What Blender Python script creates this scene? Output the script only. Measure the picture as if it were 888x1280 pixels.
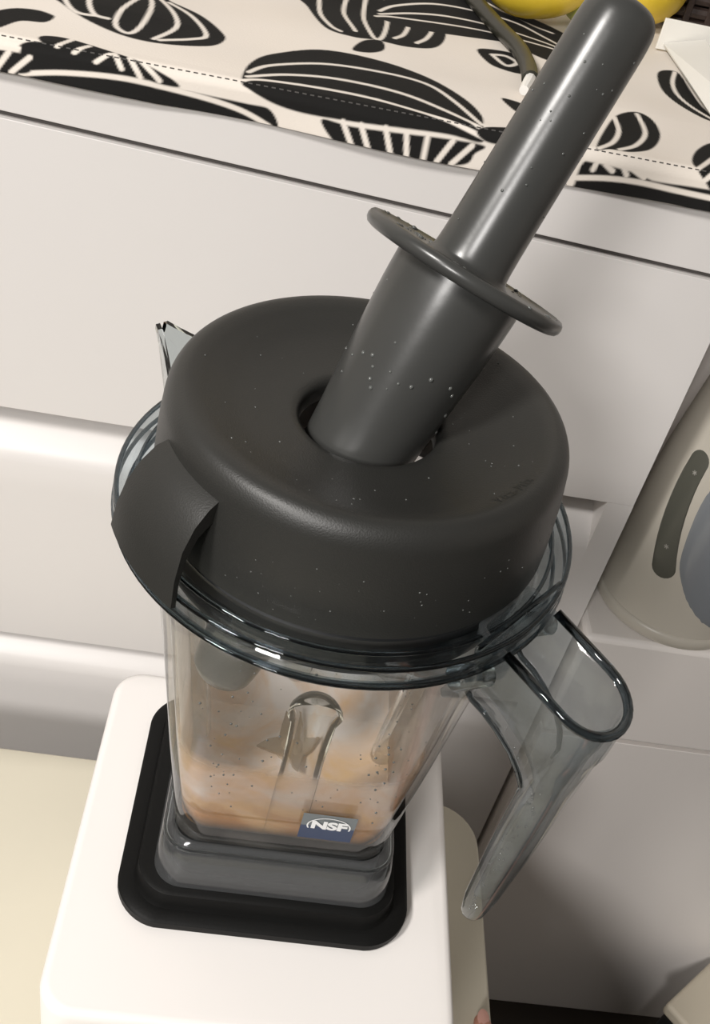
import bpy, bmesh, math, random
import numpy as np
from mathutils import Vector, Matrix

for _o in list(bpy.data.objects):
    bpy.data.objects.remove(_o)
S = bpy.context.scene
COL = S.collection
random.seed(7)

# ------------------------------------------------------------------ camera
cam_d = bpy.data.cameras.new('camera')
cam = bpy.data.objects.new('camera', cam_d)
COL.objects.link(cam)
F_ = Vector((0.09866315, 0.75966418, -0.64278761))
R_ = Vector((0.98359773, 0.02356903, 0.17882952))
U_ = Vector((-0.15100027, 0.64988832, 0.74487857))
m = Matrix((R_, U_, -F_)).transposed().to_4x4()
m.translation = Vector((-0.02998307, -0.25567798, 0.41995372))
cam.matrix_world = m
cam_d.sensor_fit = 'VERTICAL'
cam_d.sensor_height = 24.0
cam_d.lens = 24.0 * 1300 / 1280
cam_d.clip_start = 0.01
S.camera = cam

# ------------------------------------------------------------------ world, lamps, exposure
W = bpy.data.worlds.new('room_light')
S.world = W
W.use_nodes = True
W.node_tree.nodes['Background'].inputs[0].default_value = (1.0, 0.955, 0.91, 1)
W.node_tree.nodes['Background'].inputs[1].default_value = 0.12

def area(name, loc, target, size, power, col):
    d = bpy.data.lights.new(name, 'AREA')
    d.shape = 'DISK'; d.size = size; d.energy = power; d.color = col
    o = bpy.data.objects.new(name, d); COL.objects.link(o)
    o.location = loc
    o.rotation_euler = (Vector(target) - Vector(loc)).to_track_quat('-Z', 'Y').to_euler()
    return o
area('ceiling_lamp', (-1.00, -0.78, 1.42), (0, 0.05, 0.1), 0.34, 28.0, (1.0, 0.965, 0.925))
area('second_ceiling_lamp', (-0.75, -1.60, 1.15), (0, 0.1, 0.05), 0.40, 24.0, (1.0, 0.97, 0.94))

S.view_settings.view_transform = 'Standard'
S.view_settings.look = 'None'
S.view_settings.gamma = 1.0
S.view_settings.use_curve_mapping = False
S.view_settings.exposure = 0.03
S.cycles.max_bounces = 18
S.cycles.transmission_bounces = 16
S.cycles.transparent_max_bounces = 24
S.cycles.glossy_bounces = 6
S.cycles.use_denoising = True
S.cycles.sample_clamp_indirect = 6.0

# ------------------------------------------------------------------ materials
def new_mat(name):
    mt = bpy.data.materials.new(name); mt.use_nodes = True
    nt = mt.node_tree
    return mt, nt, nt.nodes['Principled BSDF']

def plain(name, col, rough=0.5, var=0.0, scale=60.0, bump=0.0, bscale=400.0, spec=0.5, metal=0.0):
    mt, nt, b = new_mat(name)
    b.inputs['Roughness'].default_value = rough
    b.inputs['Specular IOR Level'].default_value = spec
    b.inputs['Metallic'].default_value = metal
    tc = nt.nodes.new('ShaderNodeTexCoord')
    n = nt.nodes.new('ShaderNodeTexNoise'); n.inputs['Scale'].default_value = scale; n.inputs['Detail'].default_value = 4
    nt.links.new(tc.outputs['Object'], n.inputs['Vector'])
    mx = nt.nodes.new('ShaderNodeMix'); mx.data_type = 'RGBA'
    mx.inputs['A'].default_value = tuple(c * (1 - var) for c in col) + (1,)
    mx.inputs['B'].default_value = tuple(min(1, c * (1 + var)) for c in col) + (1,)
    nt.links.new(n.outputs['Fac'], mx.inputs['Factor'])
    nt.links.new(mx.outputs['Result'], b.inputs['Base Color'])
    if bump:
        n2 = nt.nodes.new('ShaderNodeTexNoise'); n2.inputs['Scale'].default_value = bscale; n2.inputs['Detail'].default_value = 2
        nt.links.new(tc.outputs['Object'], n2.inputs['Vector'])
        bp = nt.nodes.new('ShaderNodeBump'); bp.inputs['Strength'].default_value = bump; bp.inputs['Distance'].default_value = 0.001
        nt.links.new(n2.outputs['Fac'], bp.inputs['Height'])
        nt.links.new(bp.outputs['Normal'], b.inputs['Normal'])
    return mt

def glass(name, col, rough=0.0, ior=1.5):
    mt, nt, b = new_mat(name)
    b.inputs['Base Color'].default_value = col + (1,)
    b.inputs['Transmission Weight'].default_value = 1.0
    b.inputs['Roughness'].default_value = rough
    b.inputs['IOR'].default_value = ior
    return mt

def clear(name, col, ior=1.45, gloss=0.03, smear=0.0, smear_col=(.6, .6, .6), scale=40, lo=.45, hi=.75):
    """thin clear plastic wall: see-through with a Fresnel gloss, and a milky smear where it is wet or marked"""
    mt, nt, b = new_mat(name)
    out = nt.nodes['Material Output']; nt.nodes.remove(b)
    tr = nt.nodes.new('ShaderNodeBsdfTransparent'); tr.inputs[0].default_value = col + (1,)
    gl = nt.nodes.new('ShaderNodeBsdfGlossy'); gl.inputs['Roughness'].default_value = gloss
    # Schlick's Fresnel from the facing angle, the same on both sides of the thin wall
    lw = nt.nodes.new('ShaderNodeLayerWeight'); lw.inputs['Blend'].default_value = .5
    f0 = ((ior - 1) / (ior + 1)) ** 2
    pw = nt.nodes.new('ShaderNodeMath'); pw.operation = 'POWER'; pw.inputs[1].default_value = 5.0
    nt.links.new(lw.outputs['Facing'], pw.inputs[0])
    fr = nt.nodes.new('ShaderNodeMath'); fr.operation = 'MULTIPLY_ADD'
    fr.inputs[1].default_value = 1 - f0; fr.inputs[2].default_value = f0
    nt.links.new(pw.outputs[0], fr.inputs[0])
    mx = nt.nodes.new('ShaderNodeMixShader')
    nt.links.new(fr.outputs[0], mx.inputs[0]); nt.links.new(tr.outputs[0], mx.inputs[1]); nt.links.new(gl.outputs[0], mx.inputs[2])
    last = mx
    if smear:
        tc = nt.nodes.new('ShaderNodeTexCoord')
        n = nt.nodes.new('ShaderNodeTexNoise'); n.inputs['Scale'].default_value = scale; n.inputs['Detail'].default_value = 5
        n.inputs['Distortion'].default_value = 0.6
        nt.links.new(tc.outputs['Object'], n.inputs['Vector'])
        mr = nt.nodes.new('ShaderNodeMapRange')
        mr.inputs['From Min'].default_value = lo; mr.inputs['From Max'].default_value = hi
        mr.inputs['To Max'].default_value = smear
        nt.links.new(n.outputs['Fac'], mr.inputs['Value'])
        df = nt.nodes.new('ShaderNodeBsdfDiffuse'); df.inputs[0].default_value = smear_col + (1,)
        m2 = nt.nodes.new('ShaderNodeMixShader')
        nt.links.new(mr.outputs[0], m2.inputs[0]); nt.links.new(mx.outputs[0], m2.inputs[1]); nt.links.new(df.outputs[0], m2.inputs[2])
        last = m2
    nt.links.new(last.outputs[0], out.inputs[0])
    return mt

M = {
 'chest': plain('white_laminate', (.70, .675, .658), .38, .015, 8),
 'gap': plain('dark_gap', (.10, .09, .085), .8),
 'cabinet': plain('white_cabinet_laminate', (.84, .795, .76), .4, .015, 8),
 'base': plain('white_appliance_plastic', (.82, .79, .765), .35, .01, 20),
 'base_grey': plain('grey_appliance_plastic', (.62, .59, .57), .45),
 'table': plain('cream_tabletop', (.69, .645, .525), .5, .03, 14),
 'floor': plain('dark_floor', (.055, .045, .036), .45, .25, 9),
 'wall': plain('painted_wall', (.66, .62, .57), .8, .03, 6, .1, 120),
 'pad': plain('black_rubber', (.006, .006, .0058), .5, .1, 90, .06, 900, spec=.12),
 'lid': plain('charcoal_rubber', (.0205, .0205, .0188), .44, .06, 30, .10, 1800),
 'gasket': plain('dark_gasket', (.012, .013, .014), .5),
 'tamper': plain('grey_gloss_plastic', (.043, .0435, .0415), .28, .10, 26, .02, 300),
 'kettle': plain('off_white_plastic', (.52, .485, .42), .35, .01, 20),
 'kettle_panel': plain('grey_control_strip', (.085, .085, .07), .3, .05, 30),
 'kettle_icon': plain('pale_icon_print', (.32, .31, .28), .5),
 'kettle_window': plain('blue_grey_window', (.205, .22, .238), .18, .03, 10),
 'badge': plain('blue_badge_print', (.016, .035, .095), .4),
 'badge_grey': plain('grey_badge_print', (.14, .16, .17), .4),
 'white': plain('white_print', (.85, .86, .87), .5),
 'steel': plain('smeared_blade_steel', (.30, .23, .16), .4, .2, 90, metal=.4),
 'mango': plain('yellow_mango_skin', (.78, .56, .045), .38, .18, 25, .05, 200),
 'mango_green': plain('green_mango_skin', (.42, .47, .11), .4, .3, 30, .05, 200),
 'stem': plain('brown_stem', (.10, .06, .03), .8),
 'wicker': plain('dark_wicker', (.035, .022, .018), .5, .3, 120, .2, 300),
 'card': plain('white_card', (.74, .72, .67), .6, .02, 30),
 'cable': plain('dark_olive_cable', (.018, .018, .012), .38, .1, 40),
 'cable_tip': plain('white_cable_tip', (.8, .78, .74), .5),
 'black': plain('black_plastic', (.008, .008, .008), .5),
 'box': plain('beige_plastic', (.50, .45, .36), .5, .04, 20),
 'skin': plain('skin', (.50, .24, .17), .5, .12, 60, .1, 500),
 'nail': plain('nail', (.60, .33, .27), .3),
 'sleeve': plain('grey_knit_sleeve', (.20, .20, .21), .9, .15, 200, .3, 700),
 'clear': clear('clear_jar_plastic', (.985, .988, .988), 1.42, .03, .07, (.50, .47, .43), 45, .45, .85),
 'clear_skirt': clear('clear_skirt_plastic', (.80, .83, .84), 1.55, .10, .12, (.26, .26, .265), 9, -.3, .3),
 'rimglass': glass('thick_clear_plastic', (.62, .68, .70), 0.0, 1.46),
 'rim': clear('smoky_rim_plastic', (.76, .80, .82), 1.5, .03, .06, (.3, .31, .32), 80, .45, .8),
 'thread': plain('grey_thread', (.09, .085, .08), .9),
 'ribglass': glass('clear_rib_plastic', (.90, .92, .92), 0.02, 1.35),
 'handleglass': clear('clear_handle_plastic', (.79, .815, .825), 1.5, .05, .14, (.30, .32, .33), 50, .35, .8),
 'drop': plain('water', (.11, .115, .11), .12, 0, spec=.5),
 'bead': glass('dark_edge_plastic', (.16, .19, .21), 0.0, 1.46),
}

def smoothie_mat(name, alpha, tide=None, pale=0.0):
    """puree colours mixed by noise; alpha < 1 makes a film that thins out above its tide line"""
    mt, nt, b = new_mat(name); L = nt.links.new
    def math_(op, *a):
        n = nt.nodes.new('ShaderNodeMath'); n.operation = op
        for k, v in enumerate(a):
            if isinstance(v, (int, float)): n.inputs[k].default_value = v
            else: L(v, n.inputs[k])
        return n.outputs[0]
    def rng(v, a, b_, c, d):
        n = nt.nodes.new('ShaderNodeMapRange'); L(v, n.inputs['Value'])
        for k, q in zip(('From Min', 'From Max', 'To Min', 'To Max'), (a, b_, c, d)): n.inputs[k].default_value = q
        return n.outputs[0]
    def noise(scale, detail, dist):
        n = nt.nodes.new('ShaderNodeTexNoise'); n.inputs['Scale'].default_value = scale; n.inputs['Detail'].default_value = detail; n.inputs['Distortion'].default_value = dist
        L(tc.outputs['Object'], n.inputs['Vector']); return n.outputs['Fac']
    b.inputs['Roughness'].default_value = .35
    out = nt.nodes['Material Output']; tc = nt.nodes.new('ShaderNodeTexCoord')
    sp = nt.nodes.new('ShaderNodeSeparateXYZ'); L(tc.outputs['Object'], sp.inputs[0]); Z = sp.outputs['Z']
    cr = nt.nodes.new('ShaderNodeValToRGB'); e = cr.color_ramp.elements
    e[0].position = .28; e[0].color = (.56, .27, .035, 1)
    e[1].position = .70; e[1].color = (.80, .76, .73, 1)
    for p, c in ((.40, (.74, .46, .16, 1)), (.52, (.76, .54, .36, 1))):
        k = e.new(p); k.color = c
    f = math_('ADD', math_('ADD', noise(24, 6, 1.2), rng(Z, .054, .084, -.21, .03)), pale)
    L(f, cr.inputs[0]); L(cr.outputs[0], b.inputs['Base Color'])
    if alpha < 1:
        n2 = noise(34, 6, .8)
        if tide:
            zz = math_('ADD', Z, math_('MULTIPLY', math_('SUBTRACT', n2, .5), .030))
            body = rng(zz, tide + .004, tide - .006, .04, alpha)
            a = math_('MULTIPLY', body, rng(n2, .35, .62, .75, 1.1))
        else:
            a = math_('MULTIPLY', rng(n2, .30, .62, .55, 1.0), alpha)
        tr = nt.nodes.new('ShaderNodeBsdfTransparent')
        tl = nt.nodes.new('ShaderNodeBsdfTranslucent'); L(cr.outputs[0], tl.inputs[0])
        hf = nt.nodes.new('ShaderNodeMixShader'); hf.inputs[0].default_value = .5; L(b.outputs[0], hf.inputs[1]); L(tl.outputs[0], hf.inputs[2])
        mx = nt.nodes.new('ShaderNodeMixShader'); L(a, mx.inputs[0]); L(tr.outputs[0], mx.inputs[1]); L(hf.outputs[0], mx.inputs[2])
        L(mx.outputs[0], out.inputs[0])
    return mt
M['smoothie'] = smoothie_mat('peach_smoothie', 1, pale=.32)
M['film'] = smoothie_mat('smoothie_film', .70, tide=.099)
M['foam'] = smoothie_mat('pale_foam_film', .74, pale=.36)

def cloth_mat():
    mt, nt, b = new_mat('printed_cotton')
    b.inputs['Roughness'].default_value = .85; b.inputs['Specular IOR Level'].default_value = .25
    at = nt.nodes.new('ShaderNodeAttribute'); at.attribute_name = 'print'
    tc = nt.nodes.new('ShaderNodeTexCoord')
    n = nt.nodes.new('ShaderNodeTexNoise'); n.inputs['Scale'].default_value = 900; n.inputs['Detail'].default_value = 2
    nt.links.new(tc.outputs['Object'], n.inputs['Vector'])
    n3 = nt.nodes.new('ShaderNodeTexNoise'); n3.inputs['Scale'].default_value = 14
    nt.links.new(tc.outputs['Object'], n3.inputs['Vector'])
    c0 = nt.nodes.new('ShaderNodeMix'); c0.data_type = 'RGBA'
    c0.inputs['A'].default_value = (.76, .71, .66, 1); c0.inputs['B'].default_value = (.74, .67, .585, 1)
    nt.links.new(n3.outputs['Fac'], c0.inputs['Factor'])
    mx = nt.nodes.new('ShaderNodeMix'); mx.data_type = 'RGBA'
    mx.inputs['B'].default_value = (.008, .0075, .007, 1)
    nt.links.new(at.outputs['Fac'], mx.inputs['Factor']); nt.links.new(c0.outputs['Result'], mx.inputs['A'])
    nt.links.new(mx.outputs['Result'], b.inputs['Base Color'])
    bp = nt.nodes.new('ShaderNodeBump'); bp.inputs['Strength'].default_value = .15; bp.inputs['Distance'].default_value = .0005
    nt.links.new(n.outputs['Fac'], bp.inputs['Height']); nt.links.new(bp.outputs['Normal'], b.inputs['Normal'])
    return mt
M['cloth'] = cloth_mat()

# ------------------------------------------------------------------ mesh helpers
def link(name, verts, faces, mat, parent=None, smooth=True, bevel=0.0, seg=3, angle=35, kind=None):
    me = bpy.data.meshes.new(name)
    me.from_pydata([tuple(v) for v in verts], [], faces)
    bm = bmesh.new(); bm.from_mesh(me)
    bmesh.ops.recalc_face_normals(bm, faces=bm.faces)
    bm.to_mesh(me); bm.free()
    o = bpy.data.objects.new(name, me); COL.objects.link(o)
    me.materials.append(M[mat] if isinstance(mat, str) else mat)
    if smooth:
        for p in me.polygons: p.use_smooth = True
        me.set_sharp_from_angle(angle=math.radians(angle))
    if bevel:
        b = o.modifiers.new('bevel', 'BEVEL'); b.width = bevel; b.segments = seg; b.limit_method = 'ANGLE'; b.angle_limit = math.radians(30)
        b.harden_normals = False
    if parent:
        set_parent(o, parent)
    if kind: o['kind'] = kind
    return o

def set_parent(o, parent):
    o.parent = parent
    o.matrix_parent_inverse = world_of(parent).inverted()

def world_of(o):
    mb = o.matrix_basis.copy()
    if o.parent:
        return world_of(o.parent) @ o.matrix_parent_inverse @ mb
    return mb

def thing(name, label, cat, loc=(0, 0, 0), group=None):
    o = bpy.data.objects.new(name, None); COL.objects.link(o)
    o.empty_display_size = .02
    o.location = loc
    tag(o, label, cat, group)
    return o

def tag(o, label, cat, group=None):
    o['label'] = label; o['category'] = cat
    if group: o['group'] = group

def boxv(x0, x1, y0, y1, z0, z1):
    v = [(x0, y0, z0), (x1, y0, z0), (x1, y1, z0), (x0, y1, z0), (x0, y0, z1), (x1, y0, z1), (x1, y1, z1), (x0, y1, z1)]
    f = [(0, 3, 2, 1), (4, 5, 6, 7), (0, 1, 5, 4), (1, 2, 6, 5), (2, 3, 7, 6), (3, 0, 4, 7)]
    return v, f

def box(name, x0, x1, y0, y1, z0, z1, mat, parent=None, bevel=.002, **k):
    v, f = boxv(x0, x1, y0, y1, z0, z1)
    return link(name, v, f, mat, parent, bevel=bevel, **k)

def loft(rings, cap0=True, cap1=True, loop=False):
    n = len(rings[0]); v = [p for r in rings for p in r]; f = []
    m_ = len(rings)
    for i in range(m_ if loop else m_ - 1):
        a = i * n; b = ((i + 1) % m_) * n
        for j in range(n):
            k = (j + 1) % n
            f.append((a + j, a + k, b + k, b + j))
    if not loop:
        if cap0: f.append(tuple(range(n - 1, -1, -1)))
        if cap1: f.append(tuple((m_ - 1) * n + j for j in range(n)))
    return v, f

def rrect(hx, hy, r, cx=0., cy=0., n=8):
    r = min(r, hx, hy); out = []
    for k, (sx, sy) in enumerate(((1, 1), (-1, 1), (-1, -1), (1, -1))):
        for i in range(n + 1):
            a = math.radians(90 * k + 90 * i / n)
            out.append((cx + sx * (hx - r) + r * math.cos(a), cy + sy * (hy - r) + r * math.sin(a)))
    return out

def ring3(xy, z): return [(x, y, z) for x, y in xy]

def lathe(prof, cx, cy, n=96, a0=0, a1=360):
    full = abs(a1 - a0) >= 360
    rings = []
    for r, z in prof:
        rings.append([(cx + r * math.cos(math.radians(a0 + (a1 - a0) * j / n)), cy + r * math.sin(math.radians(a0 + (a1 - a0) * j / n)), z) for j in range(n)])
    return rings

def smooth_prof(pts, sub=5):
    """Catmull-Rom through profile points"""
    P = [Vector(p) for p in pts]; out = []
    for i in range(len(P) - 1):
        p0 = P[max(i - 1, 0)]; p1 = P[i]; p2 = P[i + 1]; p3 = P[min(i + 2, len(P) - 1)]
        for k in range(sub):
            t = k / sub
            out.append(tuple(.5 * ((2 * p1) + (p2 - p0) * t + (2 * p0 - 5 * p1 + 4 * p2 - p3) * t * t + (3 * p1 - p0 - 3 * p2 + p3) * t ** 3)))
    out.append(tuple(P[-1]))
    return out

def tube(path, rad, n=14, cap=True):
    """round tube along a polyline; rad is a number or a list"""
    P = [Vector(p) for p in path]; rings = []
    up = Vector((0, 0, 1)); last = None
    for i, p in enumerate(P):
        t = (P[min(i + 1, len(P) - 1)] - P[max(i - 1, 0)]).normalized()
        a = (last - t * last.dot(t)) if last is not None else (up.cross(t) if abs(t.dot(up)) < .95 else Vector((1, 0, 0)).cross(t))
        a.normalize(); b = t.cross(a); last = a
        r = rad[i] if isinstance(rad, (list, tuple)) else rad
        rings.append([tuple(p + (a * math.cos(2 * math.pi * j / n) + b * math.sin(2 * math.pi * j / n)) * r) for j in range(n)])
    return loft(rings, cap, cap)

class Acc:
    def __init__(s): s.v = []; s.f = []
    def add(s, vf):
        k = len(s.v); s.v += list(vf[0]); s.f += [tuple(i + k for i in f) for f in vf[1]]
        return s

_bm = bmesh.new(); bmesh.ops.create_icosphere(_bm, subdivisions=1, radius=1.0)
ICO_V = [v.co.copy() for v in _bm.verts]; ICO_F = [tuple(v.index for v in f.verts) for f in _bm.faces]; _bm.free()
def drops(name, parent, spots):
    """water drops: (point, normal, radius)"""
    A = Acc()
    for p, nrm, r in spots:
        nrm = Vector(nrm).normalized(); q = nrm.to_track_quat('Z', 'Y').to_matrix()
        A.add(([tuple(Vector(p) + q @ Vector((v.x * r, v.y * r, v.z * r * .55))) for v in ICO_V], ICO_F))
    o = link(name, A.v, A.f, 'drop', parent, kind='stuff', angle=180)
    return o

# ------------------------------------------------------------------ setting
FLOOR = -.58
def struct(o): o['kind'] = 'structure'; return o
struct(box('floor', -2.2, 2.2, -2.2, 1.0, FLOOR - .05, FLOOR, 'floor', bevel=0))
struct(box('wall_back', -2.2, 2.2, .72, .82, FLOOR, 1.9, 'wall', bevel=0))

struct(box('wall_left', -2.3, -2.2, -2.2, .82, FLOOR, 1.9, 'wall', bevel=0))
struct(box('wall_right', 2.2, 2.3, -2.2, .82, FLOOR, 1.9, 'wall', bevel=0))
# ------------------------------------------------------------------ cream table that carries the blender
t = thing('low_table', 'low cream-topped table under the white blender base', 'table', (-.08, -.15, FLOOR))
rg = rrect(.2285, .31, .030, -.0805, -.163)
v, f = loft([ring3(rrect(.2265, .308, .029, -.0805, -.163), -.184), ring3(rg, -.182), ring3(rg, -.162), ring3(rrect(.2265, .308, .029, -.0805, -.163), -.160)])
link('tabletop', v, f, 'table', t, angle=50)
for lx in (-.28, .115):
    for ly in (-.44, .11):
        v, f = loft([ring3(rrect(.014, .014, .005, lx, ly, 4), FLOOR), ring3(rrect(.019, .019, .006, lx, ly, 4), -.184)])
        link('leg', v, f, 'table', t)

# ------------------------------------------------------------------ white chest of drawers
XL, XR, YF, YB, ZT = -.44, .1935, .22, .60, .2540
t = thing('drawer_chest', 'tall white chest of drawers behind the blender, printed cloth on top', 'chest of drawers', (-.12, .41, FLOOR))
A = Acc()
A.add(boxv(XL, XR, .252, YB, FLOOR, .2265))
link('carcass', A.v, A.f, 'chest', t, smooth=False)
def zg(x): return .2225 - .0463 * (x + .17)          # the seam under the top sits a little askew
def front(xa, xb, za0, za1, zb0, zb1, y0=YF, y1=.252):
    return ([(xa, y0, za0), (xb, y0, zb0), (xb, y1, zb0), (xa, y1, za0), (xa, y0, za1), (xb, y0, zb1), (xb, y1, zb1), (xa, y1, za1)],
            [(0, 3, 2, 1), (4, 5, 6, 7), (0, 1, 5, 4), (1, 2, 6, 5), (2, 3, 7, 6), (3, 0, 4, 7)])
XT = .62                                             # the top board runs on over the low cabinet
zb_ = [zg(XL), zg(XR), zg(XR)]
v = []
for x_, z_ in zip((XL, XR, XT), zb_):
    v += [(x_, YF, z_), (x_, YB, z_), (x_, YB, ZT), (x_, YF, ZT)]
f = [(0, 1, 2, 3), (11, 10, 9, 8)]
for b_ in (0, 4): f += [(b_ + k, b_ + 4 + k, b_ + 4 + (k + 1) % 4, b_ + (k + 1) % 4) for k in range(4)]
link('top_panel', v, f, 'chest', t, bevel=.0004)
v, f = boxv(XL + .001, XR - .001, .2245, .2535, .19, .245)
link('seam', v, f, 'gap', t, smooth=False)
def drawer(z0, z1top_a, z1top_b, xr_rec, dz=.0, lipz=None):
    d = link('drawer', *front(XL, XR, z0, z1top_a, z0, z1top_b), 'chest', t, bevel=.0003)
    return d
d1 = drawer(.0545, zg(XL) - .0034, zg(XR) - .0034, None)
def lipped(zlow, zface, zlip, zgap, xr):
    """drawer front with a sloped finger lip along its top edge; plain stile at the right end"""
    pr = [(YF, zlow), (YF, zface - .024), (YF, zface - .006), (YF + .0015, zface - .001), (YF + .004, zface + .003), (YF + .016, zlip - .002), (YF + .021, zlip), (.252, zlip), (.252, zlow)]
    n = len(pr)
    v = [(XL, y, z) for y, z in pr] + [(xr, y, z) for y, z in pr]
    f = [(i, (i + 1) % n, (i + 1) % n + n, i + n) for i in range(n)] + [tuple(range(n)), tuple(range(2 * n - 1, n - 1, -1))]
    d = link('drawer', v, f, 'chest', t, angle=50)
    box('stile', xr, XR, YF, .252, zlow, zgap, 'chest', d, bevel=0)
    v, f = boxv(XL + .001, xr, .2505, .2535, zlip - .004, zgap + .004)
    link('finger_recess', v, f, 'gap', d, smooth=False)
    return d
lipped(-.1345, .0215, .0390, .0545, .1772)
lipped(-.335, -.163, -.1465, -.1345, .1772)
lipped(-.56, -.365, -.349, -.335, .1772)

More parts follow.
